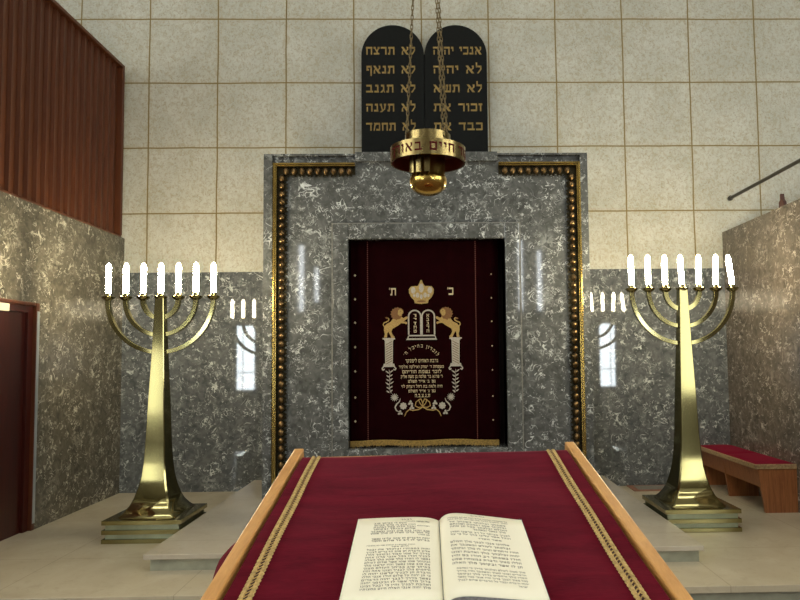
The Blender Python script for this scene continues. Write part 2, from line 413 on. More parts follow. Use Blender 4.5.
# unseen tall windows added down both sides of the hall as fill light
k = 9
for sx in (-1, 1):
    for y0 in (-6.2, -3.4, -.6):
        f = MB(); x0, x1 = sorted((sx * HX, sx * (HX - .06)))
        for a, b, c_, d in ((y0, y0 + .06, 2.2, 6.6), (y0 + 1.54, y0 + 1.6, 2.2, 6.6), (y0 + .06, y0 + 1.54, 2.2, 2.26), (y0 + .06, y0 + 1.54, 6.54, 6.6), (y0 + .77, y0 + .83, 2.26, 6.54)):
            f.box(x0, x1, a, b, c_, d)
        fo = struct(f.build('window_%d' % k, 'white_frame')); k += 1
        x0, x1 = sorted((sx * (HX - .01), sx * (HX - .03)))
        MB().box(x0, x1, y0 + .06, y0 + .77, 2.26, 6.54).box(x0, x1, y0 + .83, y0 + 1.54, 2.26, 6.54).build('window_pane', 'side_fill', fo)
# ceiling lamps
for i, (x, y) in enumerate([(a, b) for b in (1.6, -2.0) for a in (-3.7, -.1, 3.5)]):
    t = thing('ceiling_lamp', 'long ceiling lamp over the hall', 'ceiling lamp', (x, y, HZ), group='ceiling lamps over the hall')
    MB().box(-1.76, 1.76, -.44, .44, -.10, -.0).build('housing', 'white_frame', t)
    MB().box(-1.74, 1.74, -.41, .41, -.115, -.1).build('diffuser', 'lamp_panel', t)

# door in the left side wall
door = struct(MB().box(XL - .09, XL - .05, DY0 + .07, DY1 - .045, 0, DZ - .03).build('door_1', 'door'))
MB().box(XL - .2, XL + .008, DY1 - .045, DY1, 0, DZ).box(XL - .2, XL + .012, DY0, DY0 + .07, 0, DZ).box(XL - .2, XL + .004, DY0 + .07, DY1 - .045, DZ - .03, DZ).build('door_frame', 'jamb', door, bevel=.004)
MB().box(XL - .05, XL - .025, DY1 - .11, DY1 - .045, 0, DZ - .09).box(XL - .05, XL - .025, DY0 + .07, DY1 - .045, DZ - .09, DZ - .03).build('door_stop', 'door', door)
tag(MB().box(XL + .008, XL + .011, DY1 - .038, DY1 - .006, .06, 1.90).build('metal_edge_strip', 'steel', door), 'pale metal strip down the edge of the frame')
tag(MB().box(XL - .025, XL + .006, 4.62, 5.155, 1.875, 1.938).build('sign_plate', 'sign', bevel=.003), 'blank cream plate above the dark red door at the left edge', 'sign')

# timber screen standing on the left marble wall
scr = thing('timber_screen', 'reddish brown vertical timber screen above the left marble wall', 'wood panelling', (XL, 3.0, 2.841))
mb = MB()
y = .0; Y1 = 3.90; i = 0
while y < Y1 - .1:
    a = y; b = min(y + .118, Y1)
    mb.add([(-.075, a, .02), (-.018, a + .012, .02), (-.05, b, .02), (-.075, b, .02), (-.075, a, 1.93), (-.018, a + .012, 1.93), (-.05, b, 1.93), (-.075, b, 1.93)],
           [(0, 1, 2, 3), (7, 6, 5, 4), (0, 4, 5, 1), (1, 5, 6, 2), (2, 6, 7, 3), (3, 7, 4, 0)])
    y += .118
mb.build('slats', 'wood_panel', scr)
bx('top_rail', 'wood_panel', -.10, .012, 0, 3.945, 1.93, 1.965, parent=scr, bevel=.003)
bx('bottom_rail', 'wood_panel', -.10, .0, 0, 3.945, 0, .02, parent=scr)
bx('end_post', 'wood_panel', -.10, .012, 3.90, 3.945, .02, 1.93, parent=scr, bevel=.003)
bx('backing_board', 'door', -.12, -.076, 0, 3.945, .0, 1.965, parent=scr)

# handrail over the right wall and the little bracket on the wall top
hr = thing('handrail', 'dark metal handrail running above the right marble wall', 'handrail', (3.42, 0, 2.866))
MB().tube([(0, 7.0, .39), (0, 3.1, .39)], .019, 12, up=Vector((0, 0, 1))).build('rail', 'rail', hr, smooth=True)
MB().lathe([(.024, -.02), (.030, 0), (.030, .015), (.012, .022)], seg=16, M4=Matrix.Rotation(R(90), 4, 'X')).build('end_cap', 'rail', hr, smooth=True, loc=(0, 6.995, .39))
for yy in (4.55, 3.3): MB().tube([(0, yy, 0), (0, yy, .38)], .012, 8, up=Vector((1, 0, 0))).build('post', 'rail', hr, smooth=True)
bk = thing('bracket', 'small dark red-brown bracket on top of the right marble wall', 'bracket', (3.42, 5.92, 2.866))
MB().box(-.03, .03, -.11, .11, 0, .022).build('foot_plate', 'rust', bk, bevel=.005)
MB().prism([(-.03, .02), (.06, .02), (.055, .08), (.035, .10), (.03, .16), (.015, .16), (.005, .10), (-.02, .075)], lambda u, v, d: (d, u, v), -.018, .018).build('upright', 'rust', bk, bevel=.004)

# ------------------------------------------------------------------ Torah ark
AX0, AX1, AY, AZ = -1.676, 1.540, 6.07, 3.489
OX0, OX1, OZ0, OZ1 = -.845, .705, .575, 2.633     # opening
IX0, IX1, IZ1 = -.997, .848, 2.783                # raised inner frame
ark = thing('torah_ark', 'large grey marble ark with brass beaded mouldings against the back wall', 'ark', ((AX0 + AX1) / 2, AY, .119))
def AP(name, mb, mat, **kw):       # built in world coordinates, parented to the ark
    o = mb.build(name, mat, None, **kw); o.parent = ark
    o.matrix_parent_inverse = Matrix.Translation(ark.location).inverted(); return o
def world_parent(o, par):
    o.parent = par; o.matrix_parent_inverse = Matrix.Translation(par.location).inverted(); return o
mb = MB()
mb.box(AX0, AX0 + .085, AY, D - .021, .119, AZ - .02).box(AX1 - .075, AX1, AY, D - .021, .119, AZ - .02)      # outer pilasters
pan = AY + .035
mb.box(AX0 + .085, OX0, pan, pan + .25, .119, AZ - .10).box(OX1, AX1 - .075, pan, pan + .25, .119, AZ - .10)
mb.box(OX0, OX1, pan, pan + .25, OZ1, AZ - .10).box(OX0, OX1, pan, pan + .25, .119, OZ0)
AP('marble_front', mb, 'marble')
AP('marble_top', MB().box(AX0, AX1, AY, D - .021, AZ - .0195, AZ).box(AX0 + .085, AX1 - .075, pan, D - .13, AZ - .10, AZ - .02).box(AX0 + .55 + .35, AX1 - .9, AY - .012, D - .3, AZ - .08, AZ + .012), 'marble', bevel=.003)
AP('marble_back', MB().box(AX0 + .085, AX1 - .075, D - .12, D - .021, .119, AZ - .10), 'marble')
f0, f1 = AY - .004, pan
mb = MB().box(IX0, OX0, f0, f1, .119, IZ1).box(OX1, IX1, f0, f1, .119, IZ1).box(OX0, OX1, f0, f1, OZ1, IZ1)
mb.box(OX0 , OX1, f0, f1, .119, OZ0)
AP('opening_frame', mb, 'marble', bevel=.009)
AP('frame_edge', MB().box(IX0 - .012, IX0, f0 + .01, f1, .119, IZ1 + .012).box(IX1, IX1 + .012, f0 + .01, f1, .119, IZ1 + .012).box(IX0, IX1, f0 + .01, f1, IZ1, IZ1 + .012), 'frame_line')
AP('dark_lining', MB().box(OX0 - .01, OX1 + .01, AY + .30, AY + .32, OZ0 - .1, OZ1 + .1).box(OX0 - .02, OX0 - .0, pan + .02, AY + .30, OZ0, OZ1).box(OX1, OX1 + .02, pan + .02, AY + .30, OZ0, OZ1).box(OX0, OX1, pan + .02, AY + .30, OZ1, OZ1 + .02), 'dark')
AP('sill', MB().box(OX0 + .001, OX1 - .001, pan, AY + .30, OZ0 - .03, OZ0 + .004), 'marble')
# curtain rod behind the lintel
# brass mouldings with beads (left and right mirror each other)
bead_me = {}
def bead_mesh():
    mb = MB(); n = 10
    prof = [(.002, -.036), (.016, -.031), (.027, -.016), (.030, -.002), (.026, .012), (.015, .025), (.006, .033), (.001, .037)]
    for k_, (r, z) in enumerate(prof): pass
    mb.lathe([(r, z) for r, z in prof], seg=n)
    return mb
def moulding(sgn):
    xe = -1.584 if sgn < 0 else 1.465              # outer edge of the brass strip
    q = lambda x: xe - sgn * x                      # x measured inwards
    x_in = -.775 if sgn < 0 else .650
    mb = MB()
    for a, b, d0, d1 in ((0, .012, .012, .0), (.012, .026, .028, .0), (.026, .040, .018, .0)):
        x0, x1 = sorted((q(a), q(b)))
        mb.box(x0, x1, AY - d0, pan, .119, 3.397 - a)
        h0, h1 = sorted((q(b), x_in))
        mb.box(h0, h1, AY - d0 + .0005, pan, 3.397 - b, 3.397 - a)
    t = AP('brass_moulding', mb, 'brass_trim', bevel=.003)
    # dark leafwork strip behind the beads
    lf = MB()
    def leafs(cx, cz, hor):
        for s in (-1, 1):
            for t_ in (-1, 1):
                a = (cx, cz); 
                if hor: pts = [(cx, cz), (cx + t_ * .036, cz + s * .022), (cx + t_ * .022, cz + s * .058), (cx - t_ * .004, cz + s * .038)]
                else: pts = [(cx, cz), (cx + s * .022, cz + t_ * .036), (cx + s * .058, cz + t_ * .022), (cx + s * .038, cz - t_ * .004)]
                lf.prism(pts, lambda u, v, d: (u, d, v), AY + .018, AY + .010)
    centres = []
    P = .0780
    cxs = q(.088)
    nz = 41
    for i in range(nz): centres.append((cxs, 3.285 - P * (i + .5), False))
    for i in range(9): centres.append((q(.10 + P * (i + .35)), 3.312, True))
    for cx, cz, hor in centres: leafs(cx, cz, hor)
    x0, x1 = sorted((q(.042), q(.118)))
    lf.box(x0, x1, AY + .022, pan, .119, 3.355)
    h0, h1 = sorted((q(.118), x_in)); lf.box(h0, h1, AY + .022, pan, 3.280, 3.355)
    lo = lf.build('leaf_backing', 'leafdark', None); lo.parent = t
    for cx, cz, hor in centres:
        if 'b' not in bead_me: bead_me['b'] = bead_mesh().build('bead', 'bead', None, smooth='all'); o = bead_me['b']
        else: o = bead_me['b'].copy(); C.objects.link(o)
        o.parent = t; o.location = (cx, AY + .006, cz)
        o.rotation_euler = (0, R(90) if hor else R(180 if sgn > 0 else 0), 0)
        if hor: o.rotation_euler = (R(180), 0, 0)
    return t
moulding(-1); moulding(1)

# ------------------------------------------------------------------ curtain with embroidery
CY = AY + .12
def fold(x, z=0):
    u = (x + .13) / .74
    a = .0015 + .016 * max(0, min(1, abs(u) - .5)) ** 1.5 * 2
    return a * math.sin(x * 29 + .6) + a * .4 * math.sin(x * 71 + 1)
CX0, CX1 = -.868, .612
cur = thing('ark_curtain', 'dark maroon velvet curtain embroidered with lions and tablets in the ark opening', 'curtain', (-.128, CY, .60))
def CP(name, mb, mat, par=None, **kw):
    o = mb.build(name, mat, None, **kw)
    if par is None: world_parent(o, cur)
    else: o.parent = par
    return o
nx, nz_ = 150, 40
mb = MB(); v = []; f = []
for j in range(nz_ + 1):
    z = .622 + (2.66 - .622) * j / nz_
    for i in range(nx + 1):
        x = -.842 + (.640 + .842) * i / nx
        v.append((x, CY + fold(x, z), z))
for j in range(nz_):
    for i in range(nx):
        a = j * (nx + 1) + i; f.append((a, a + 1, a + nx + 2, a + nx + 1))
mb.add(v, f)
co = CP('velvet_panel', mb, 'curtain', smooth='all')
so = co.modifiers.new('thick', 'SOLIDIFY'); so.thickness = .006; so.offset = 1
co.data.flip_normals() if co.data.polygons[0].normal.y > 0 else None
def cm(px, py, d=0):          # measured place on the curtain -> point on its surface
    x = -.667 + (px - 368) * .01006; z = 2.0375 - (py - 300) * .00997
    return (x, CY + fold(x, z) - .005 - d, z)
def A1(a, b): return (375 + a / 8.42, 275 + b / 8.42)
def A2(a, b): return (375 + a / 7.06, 335 + b / 7.06)
def flat(mb, pts, d=.004, tr=A1):
    P = [tr(*p) for p in pts]
    mb.prism(P, lambda u, v, dd: cm(u, v, dd), 0, d)
def stroke(mb, pts, w, d=.005, tr=A1):
    for k in range(len(pts) - 1):
        a, b = Vector(pts[k]), Vector(pts[k + 1]); n = Vector((-(b - a).y, (b - a).x)).normalized()
        w0 = w[k] / 2 if isinstance(w, list) else w / 2; w1 = w[k + 1] / 2 if isinstance(w, list) else w / 2
        e = (b - a).normalized() * (w0 * .3)
        flat(mb, [a - e - n * w0, b + e - n * w1, b + e + n * w1, a - e + n * w0], d, tr)
def disc(mb, c, rx, ry=None, n=14, d=.005, tr=A1):
    ry = ry or rx
    flat(mb, [(c[0] + rx * math.cos(2 * math.pi * i / n), c[1] + ry * math.sin(2 * math.pi * i / n)) for i in range(n)], d, tr)
def leaf(mb, c, ang, ln, wd, d=.005, tr=A2):
    ca, sa = math.cos(ang), math.sin(ang)
    pts = [(0, 0), (ln * .35, wd / 2), (ln * .7, wd * .4), (ln, 0), (ln * .7, -wd * .4), (ln * .35, -wd / 2)]
    flat(mb, [(c[0] + x * ca - y * sa, c[1] + x * sa + y * ca) for x, y in pts], d, tr)
# crown
mb = MB()
flat(mb, [(335, 240), (330, 215), (305, 190), (288, 155), (286, 122), (305, 98), (338, 94), (360, 95), (376, 68), (385, 44), (396, 44), (402, 68), (420, 95), (445, 95), (478, 98), (495, 122), (493, 155), (476, 190), (450, 215), (445, 240), (390, 247)], .004)
crown = CP('crown', mb, 'gold_th')
mb = MB()
for c, rx, ry in (((322, 130), 20, 28), ((390, 112), 20, 38), ((462, 130), 20, 28), ((358, 172), 15, 22), ((422, 172), 15, 22), ((390, 185), 12, 20), ((330, 175), 10, 14), ((450, 175), 10, 14)): disc(mb, c, rx, ry, d=.0065)
CP('silver_jewels', mb, 'silver_th', crown)
mb = MB(); disc(mb, (390, 224), 36, 8, d=.0065); CP('crown_opening', mb, 'mane', crown)
# the two letters either side
for t_, x0, x1 in (('ת׳', 119, 180), ('כ׳', 607, 658)):
    mb = MB()
    heb(mb, t_, 62, x0, x1, lambda u, v, d: cm(*A1(u, 172 - v), d), 0, .004, gap=.02)
    CP('letter', mb, 'text_th')
# lions
def mir(pts, m): return [(784 - x, y) for x, y in pts] if m else pts
for m in (False, True):
    body = [(215, 345), (238, 366), (262, 352), (276, 354), (275, 368), (252, 384), (240, 394), (262, 396), (272, 404), (264, 418), (246, 410), (218, 408), (200, 424), (172, 440), (146, 456), (138, 478), (148, 505), (164, 522), (162, 534), (138, 533), (128, 508), (112, 478), (104, 492), (102, 520), (98, 528), (76, 528), (84, 500), (76, 468), (78, 436), (98, 414), (132, 396), (152, 368)]
    mb = MB(); flat(mb, mir(body, m)); lion = CP('lion', mb, 'gold_th')
    mb = MB(); stroke(mb, mir([(82, 440), (70, 420), (76, 404), (98, 396), (114, 386), (118, 372), (108, 362)], m), [8, 8, 9, 9, 8, 8, 6]); CP('tail', mb, 'gold_th', lion)
    mb = MB()
    flat(mb, mir([(150, 290), (185, 276), (222, 282), (240, 300), (225, 352), (212, 372), (180, 378), (150, 366), (135, 332)], m), .006)
    for a in range(9):
        an = math.pi * (.55 + a * .14); leaf(mb, mir([(188 + 44 * math.cos(an), 328 + 42 * math.sin(an))], m)[0], an if not m else math.pi - an, 14, 14, .006, A1)
    leaf(mb, mir([(112, 366)], m)[0], (math.pi if not m else 0) + .3, 28, 16, .006, A1)
    CP('mane', mb, 'mane', lion)
    mb = MB(); flat(mb, mir([(195, 300), (212, 288), (228, 296), (240, 312), (238, 324), (226, 330), (222, 345), (206, 348), (192, 330)], m), .008); CP('face', mb, 'gold_th', lion)
    mb = MB(); disc(mb, mir([(216, 306)], m)[0], 4, d=.010); disc(mb, mir([(236, 318)], m)[0], 4, d=.010); CP('eye', mb, 'mane', lion)
# embroidered tablets
mb = MB()
for cx, w in ((333, 57), (446, 58)):
    out = []; inn = []
    for i in range(17):
        a = math.pi * (1 - i / 16); out.append((cx + w * math.cos(a), 352 - w * math.sin(a))); inn.append((cx + (w - 12) * math.cos(a), 352 - (w - 12) * math.sin(a)))
    out = [(cx - w, 506)] + out + [(cx + w, 506)]; inn = [(cx - w + 12, 506)] + inn + [(cx + w - 12, 506)]
    for k_ in range(len(out) - 1): flat(mb, [out[k_], out[k_ + 1], inn[k_ + 1], inn[k_]], .005)
flat(mb, [(282, 508), (500, 508), (506, 520), (276, 520)]); flat(mb, [(270, 536), (512, 536), (520, 550), (260, 550)]); flat(mb, [(276, 520), (286, 520), (280, 536), (270, 536)]); flat(mb, [(498, 520), (506, 520), (512, 536), (504, 536)])
tb = CP('tablet_emblem', mb, 'silver_th')
mb = MB()
for col, cx in (('ויזחט', 336), ('אבגדה', 442)):
    for i, ch in enumerate(col): heb(mb, ch, 24, cx - 12, cx + 12, lambda u, v, d, i=i: cm(*A1(u, 356 + i * 33 - v), d), 0, .005)
CP('tablet_letters', mb, 'text_th', tb)
# columns
for m in (False, True):
    mb = MB(); mm = lambda pts: [(662 - x, y) for x, y in pts] if m else pts
    for q_ in ([(54, 22), (141, 22), (141, 32), (54, 32)], [(62, 32), (133, 32), (126, 44), (70, 44)], [(70, 44), (126, 44), (124, 205), (72, 205)], [(62, 203), (134, 203), (140, 226), (56, 226)]): flat(mb, mm(q_), .004, A2)
    stroke(mb, mm([(58, 226), (50, 238), (56, 248), (66, 242)]), 8, tr=A2); stroke(mb, mm([(136, 226), (146, 238), (140, 248), (130, 242)]), 8, tr=A2)
    cl = CP('column', mb, 'silver_th')
    mb = MB()
    for i in range(9): 
        y0 = 68 + i * 17; flat(mb, mm([(76, y0), (120, y0 - 24), (120, y0 - 18.5), (76, y0 + 5.5)]), .0055, A2)
    CP('spiral_stripe', mb, 'bronze_th', cl)
    # wreath side
    mb = MB()
    stem = [(98, 246), (104, 270), (100, 300), (104, 330), (98, 360), (104, 390), (112, 410)]
    stroke(mb, mm(stem), 3, tr=A2)
    sg = -1 if m else 1
    for i in range(6):
        y0 = 256 + i * 27; cx0 = 101
        for s in (-1, 1):
            c = mm([(cx0, y0 + 14 - s * 3)])[0]; ang = -math.pi / 2 + s * .95
            leaf(mb, c, ang, 28 if i % 3 else 36, 9)
    c = mm([(135, 440)])[0]
    for i in range(12): leaf(mb, c, i * math.pi / 6, 30, 6.5, .006)
    disc(mb, c, 9, d=.007, tr=A2)
    stroke(mb, mm([(176, 448), (168, 470), (150, 486), (138, 508), (148, 532), (166, 540)]), [3, 7, 9, 8, 7, 3], tr=A2)
    c = mm([(196, 500)])[0]; disc(mb, c, 19, d=.005, tr=A2)
    for i in range(8): disc(mb, (c[0] + 18 * math.cos(i * .785), c[1] + 18 * math.sin(i * .785)), 7, d=.006, tr=A2)
    for cc in ((246, 480), (174, 548), (255, 512)):
        c = mm([cc])[0]
        for i in range(3): leaf(mb, c, -math.pi / 2 + i * 2.094, 20, 16, .006)
    CP('wreath', mb, 'silver_th')
    mb = MB()
    stroke(mb, mm([(331, 508), (310, 480), (302, 458), (318, 452), (330, 478), (331, 508)]), 6, tr=A2)
    stroke(mb, mm([(331, 508), (300, 512), (278, 500), (284, 474), (304, 458)]), 6, tr=A2)
    stroke(mb, mm([(331, 510), (300, 526), (262, 532), (236, 526), (216, 544), (204, 572)]), [5, 8, 7, 6, 7, 5], tr=A2)
    CP('ribbon_bow', mb, 'gold_th')
# inscription
mb = MB()
arc = 'לזכרון בהיכל ה׳'
cx, cy, rad = 322, 215, 118
a0, a1, rad = R(62), R(-60), 124
tot = sum((GL[c][0] + .16 if c in GL else .5) for c in arc); a = a0; kk = (a0 - a1) / tot
for ch in arc:
    da = (GL[ch][0] + .16 if ch in GL else .5) * kk
    if ch in GL:
        an = a - da / 2
        def to3(u, v, d, an=an):
            r_ = rad + v
            return cm(*A2(cx + r_ * math.sin(an) + u * math.cos(an), cy - r_ * math.cos(an) + u * math.sin(an)), d)
        heb(mb, ch, 21, -GL[ch][0] * 10, GL[ch][0] * 10, to3, 0, .004)
    a -= da
lines = [('נדבת האחים ליפסקר', 212, 440, 196, 22), ('משפחת ר׳ יצחק ואילקה אלקיר', 166, 480, 236, 18), ('לזכר נשמת הוריהם', 190, 462, 272, 21), ('ר׳ שרגא בר׳ שלמה בן משה אליק', 180, 470, 305, 19), ('נפ׳ ב׳ אייר תשלט', 230, 420, 338, 18), ('חיה ולאה בת רחל ויצחק לוי', 182, 468, 374, 18), ('נפ׳ ג׳ אייר תשלט', 232, 420, 406, 18), ('ת.נ.צ.ב.ה', 276, 382, 440, 22)]
for t_, x0, x1, y0, h in lines:
    heb(mb, t_, h, x0, x1, lambda u, v, d, y0=y0: cm(*A2(u, y0 - v), d), 0, .004)
CP('inscription', mb, 'text_th')
# stitched seams, dots and fringe
for px in (368, 475.5):
    mb = MB()
    for i in range(100):
        py = 241 + i * 2.02; flat(mb, [(px - .45, py), (px + .45, py), (px + .45, py + 1.3), (px - .45, py + 1.3)], .003, lambda a, b: (a, b))
    CP('stitched_seam', mb, 'maroon_stitch')
for px in (355.5, 491):
    for i, py in enumerate((275, 299, 322.5, 347, 371, 397, 420.5)):
        mb = MB(); s_ = 1.1 if px < 400 else .75
        flat(mb, [(px - s_, py), (px, py - s_ * 1.2), (px + s_, py), (px, py + s_ * 1.2)], .008, lambda a, b: (a, b)); CP('stud', mb, 'text_th')
mb = MB(); x = -.842
mb2 = MB()
while x < .622:
    w = .0075; z1 = .640 + .006 * math.sin(x * 9); L_ = .048 + random.uniform(-.006, .006); y0 = CY + fold(x, .62) - .010
    mb.add([(x, y0, z1), (x + w, y0, z1), (x + w * .9, y0 - .002, z1 - L_), (x + w * .1, y0 - .002, z1 - L_), (x, y0 + .006, z1), (x + w, y0 + .006, z1), (x + w * .9, y0 + .004, z1 - L_), (x + w * .1, y0 + .004, z1 - L_)],
           [(0, 1, 2, 3), (7, 6, 5, 4), (0, 3, 7, 4), (1, 5, 6, 2), (3, 2, 6, 7), (0, 4, 5, 1)])
    x += w * 1.12
tag(CP('fringe', mb, 'fringe'), 'gold fringe', kind='stuff')
mb = MB(); pts = []
for i in range(80):
    x = -.842 + 1.464 * i / 79; pts.append((x, CY + fold(x, .62) - .012, .642 + .006 * math.sin(x * 9)))
mb.tube(pts, .006, 6, up=Vector((0, 0, 1))); CP('fringe_heading', mb, 'fringe')

# ------------------------------------------------------------------ tablets above the ark
tab = thing('commandment_tablets', 'black round-topped commandment tablets with gold letters on top of the ark', 'tablets', (-.09, 6.95, AZ))
rows = {-1: ['לא תרצח', 'לא תנאף', 'לא תגנב', 'לא תענה', 'לא תחמד'], 1: ['אנכי יהוה', 'לא יהיה', 'לא תשא', 'זכור את', 'כבד את']}
for s in (-1, 1):
    cx = -.449 if s < 0 else .269; r_ = .357
    pts = [(cx - r_, AZ)] + [(cx + r_ * math.cos(math.pi * (1 - i / 32)), 4.905 + r_ * math.sin(math.pi * (1 - i / 32))) for i in range(33)] + [(cx + r_, AZ)]
    o = MB().prism(pts, lambda u, v, d: (u, d, v), 6.90, D - .003).build('tablet', 'black', None, bevel=.006); world_parent(o, tab)
    x0, x1 = (-.752, -.192) if s < 0 else (.012, .565)
    for i, t_ in enumerate(rows[s]):
        zc = 4.912 - .2205 * i
        ws = t_.split(); full = text_width(t_, .16, .62); k_ = (x1 - x0) / (full * .088); xr = x1
        for wd in ws:
            ww = text_width(wd) * .088 * k_; mb = MB()
            heb(mb, wd, .088, xr - ww, xr, lambda u, v, d, zc=zc: (u, 6.90 - d, zc + v), -.002, .008)
            l_ = mb.build('gold_word', 'gold_letter', None); l_.parent = o
            xr -= ww + (.62 + .16) * .088 * k_
bridge = MB().box(-.10, -.08, 6.93, D - .003, AZ, 4.93).build('joint_strip', 'black', None); world_parent(bridge, tab)
# (the two slabs meet at their curved shoulders)

# ------------------------------------------------------------------ menorahs
def loft_sq(prof, ch=.13):
    rs = []
    for h, z in prof:
        c = h * ch; a = h - c
        rs.append([(-a, -h, z), (a, -h, z), (h, -a, z), (h, a, z), (a, h, z), (-a, h, z), (-h, a, z), (-h, -a, z)])
    return MB().rings(rs)
def menorah(x, label, tilt):
    t = thing('menorah', label, 'menorah', (x, 5.37 if x < 0 else 5.43, 0), group=None)
    t.scale = (1, 1, .983 if x < 0 else 1.003)
    w = .315
    for z0, z1 in ((0, .036), (.073, .109), (.149, .185)): MB().box(-w, w, -.30, .28, z0, z1).build('base_plate', 'brass', t, bevel=.003)
    for z0, z1 in ((.036, .073), (.109, .149)): MB().box(-w + .022, w - .022, -.278, .258, z0, z1).build('base_recess', 'brass_recess', t)
    prof = [(.230, .185), (.228, .192), (.199, .222), (.166, .270), (.141, .33), (.119, .41), (.102, .50), (.090, .62), (.081, .78), (.074, 1.0), (.069, 1.15), (.060, 1.36), (.050, 1.6), (.043, 1.82), (.037, 2.0), (.036, 2.025)]
    sh = loft_sq(prof, .10).build('shaft', 'brass', t, smooth=True)
    def cup(cx):
        c = MB().lathe([(.016, 1.985), (.018, 2.004), (.034, 2.014), (.050, 2.028), (.055, 2.042), (.052, 2.045), (.026, 2.038), (.024, 2.074), (.018, 2.076)], seg=24).build('candle_cup', 'brass', t, smooth=True)
        c.location = (cx, 0, 0)
        return c
    for k_ in range(-3, 4):
        c = cup(k_ * .15)
        b = MB().lathe([(.017, 0), (.0215, .012), (.022, .222), (.019, .245), (.012, .262), (.003, .270)], seg=20).build('candle_bulb', 'bulb', c, smooth='all')
        b.location = (0, 0, 2.070); b.rotation_euler = (0, R(tilt.get(k_, 0)), 0)
        tag(b, 'glowing white candle-shaped bulb')
        if k_:
            r_ = abs(k_) * .15; zb = 2.01 - (r_ + .005); sg = 1 if k_ > 0 else -1
            pts = []
            for i in range(25):
                a = math.pi / 2 * i / 24; X = r_ * math.cos(a); Z = 2.012 - (2.012 - zb) * math.sin(a)
                if X < .02: X = .02
                pts.append((sg * X, 0, Z))
            MB().tube(pts, .019, sq=True).build('arm', 'brass', t, smooth=True, bevel=.003)
    return t
menorah(-2.358, 'tall brass seven-branched menorah left of the ark, in front of the brown marble corner', {})
menorah(2.195, 'tall brass seven-branched menorah right of the ark, beside the upholstered bench', {3: -7, 2: 2, 0: -2, 1: 1})

# ------------------------------------------------------------------ hanging eternal light
LX, LY, LZ = -.020, 2.40, 2.212
lamp = thing('hanging_lamp', 'brass eternal light with lettered ring hanging on chains in front of the ark', 'lamp', (LX, LY, LZ), (R(2.5), 0, 0))
ring = MB()
def ringband(mb, r0, r1, z0, z1, seg=72):
    rs = []
    for r_, z in ((r0, z0), (r1, z0), (r1, z1), (r0, z1), (r0, z0)): rs.append([(r_ * math.cos(2 * math.pi * i / seg), r_ * math.sin(2 * math.pi * i / seg), z) for i in range(seg)])
    mb.rings(rs, cap=False)
ringband(ring, .142, .147, 0, .060); ro = ring.build('letter_ring', 'lamp_brass', lamp, smooth=True)
mb = MB(); ring_words = []; verse = 'מקור חיים באורך נראה אור כי עמך '
tw = sum((GL[c][0] + .22) if c in GL else .55 for c in verse); hgt = .032
# place so that the gap between the middle words faces the reading desk
k_ = 2 * math.pi * .1475 / (tw * hgt)
lead = sum((GL[c][0] + .22) if c in GL else .55 for c in 'מקור חיים') + .2
ang = -math.pi / 2 + (lead * hgt * k_) / .1475
for ch in verse:
    w = ((GL[ch][0] + .22) if ch in GL else .55) * hgt * k_ / .1475
    if ch in GL:
        gw, ps = GL[ch]
        for p in ps:
            def to3(u, v, d): 
                a_ = ang - w + u * hgt * k_ / .1475
                return ((.147 + d) * math.cos(a_), (.147 + d) * math.sin(a_), .014 + v * hgt)
            mb.prism(p, to3, -.001, .0008)
    elif mb.v: mb.build('cut_word', 'red_letter', ro); mb = MB()
    ang -= w
if mb.v: mb.build('cut_word', 'red_letter', ro)
inner = MB(); ringband(inner, .1395, .1418, .001, .058); inner.build('ring_lining', 'red_enamel', ro, smooth=True)
disk = MB(); ringband(disk, .086, .142, .050, .058); disk.build('ring_plate', 'red_enamel', lamp, smooth=True)
col_ = MB(); ringband(col_, .084, .089, .056, .112); col_.build('collar', 'lamp_brass', lamp, smooth=True)
MB().lathe([(.067, .056), (.067, -.046), (.070, -.052), (.0735, -.062), (.0735, -.070), (.071, -.083), (.065, -.096), (.055, -.107), (.042, -.115), (.027, -.120), (.012, -.1225), (.001, -.123)], seg=48).build('bowl', 'lamp_gold', lamp, smooth=True)
for i, a_ in enumerate((-2.32, -1.97, -1.60)):
    s_ = MB(); rs = []
    for j in range(5):
        aa = a_ + (j / 4 - .5) * .22; rs.append([(.088 * math.cos(aa), .088 * math.sin(aa), .05), (.092 * math.cos(aa), .092 * math.sin(aa), .05), (.092 * math.cos(aa), .092 * math.sin(aa), -.050), (.088 * math.cos(aa), .088 * math.sin(aa), -.050)])
    s_.rings(rs); s_.build('slat', 'lamp_brass', lamp)
TOPZ = 1.62
def chain(att, par):
    a = Vector(att); b = Vector((0, 0, TOPZ)); d = (b - a); n = int(d.length / .019); u = d.normalized()
    x = u.cross(Vector((0, 1, 0))).normalized(); y = u.cross(x).normalized(); mb = MB()
    for i in range(n):
        c = a + d * ((i + .5) / n); s1, s2 = (x, y) if i % 2 else (y, x)
        s1 = (s1 + s2 * .4).normalized(); pts = [c + u * (.0135 * math.cos(q_)) + s1 * (.0048 * math.sin(q_)) for q_ in [2 * math.pi * j_ / 10 for j_ in range(10)]]
        mb.tube(pts, .0019, 5, up=(s1.cross(u)).normalized(), closed=True)
    mb.build('chain', 'chain', par, smooth='all')
for att in ((-.084, .012, .100), (.060, -.062, .100), (.078, .040, .100)):
    chain(att, lamp)
    MB().lathe([(.004, -.012), (.007, -.006), (.007, .006), (.004, .010)], c=att, seg=10).build('chain_lug', 'lamp_brass', lamp, smooth=True)
MB().tube([(0, 0, TOPZ), (0, -.16, HZ - LZ)], .006, 8).build('suspension_rod', 'chain', lamp, smooth=True)
MB().lathe([(.02, -.03), (.028, 0), (.02, .03)], c=(0, 0, TOPZ), seg=16).build('canopy_hub', 'lamp_brass', lamp, smooth=True)

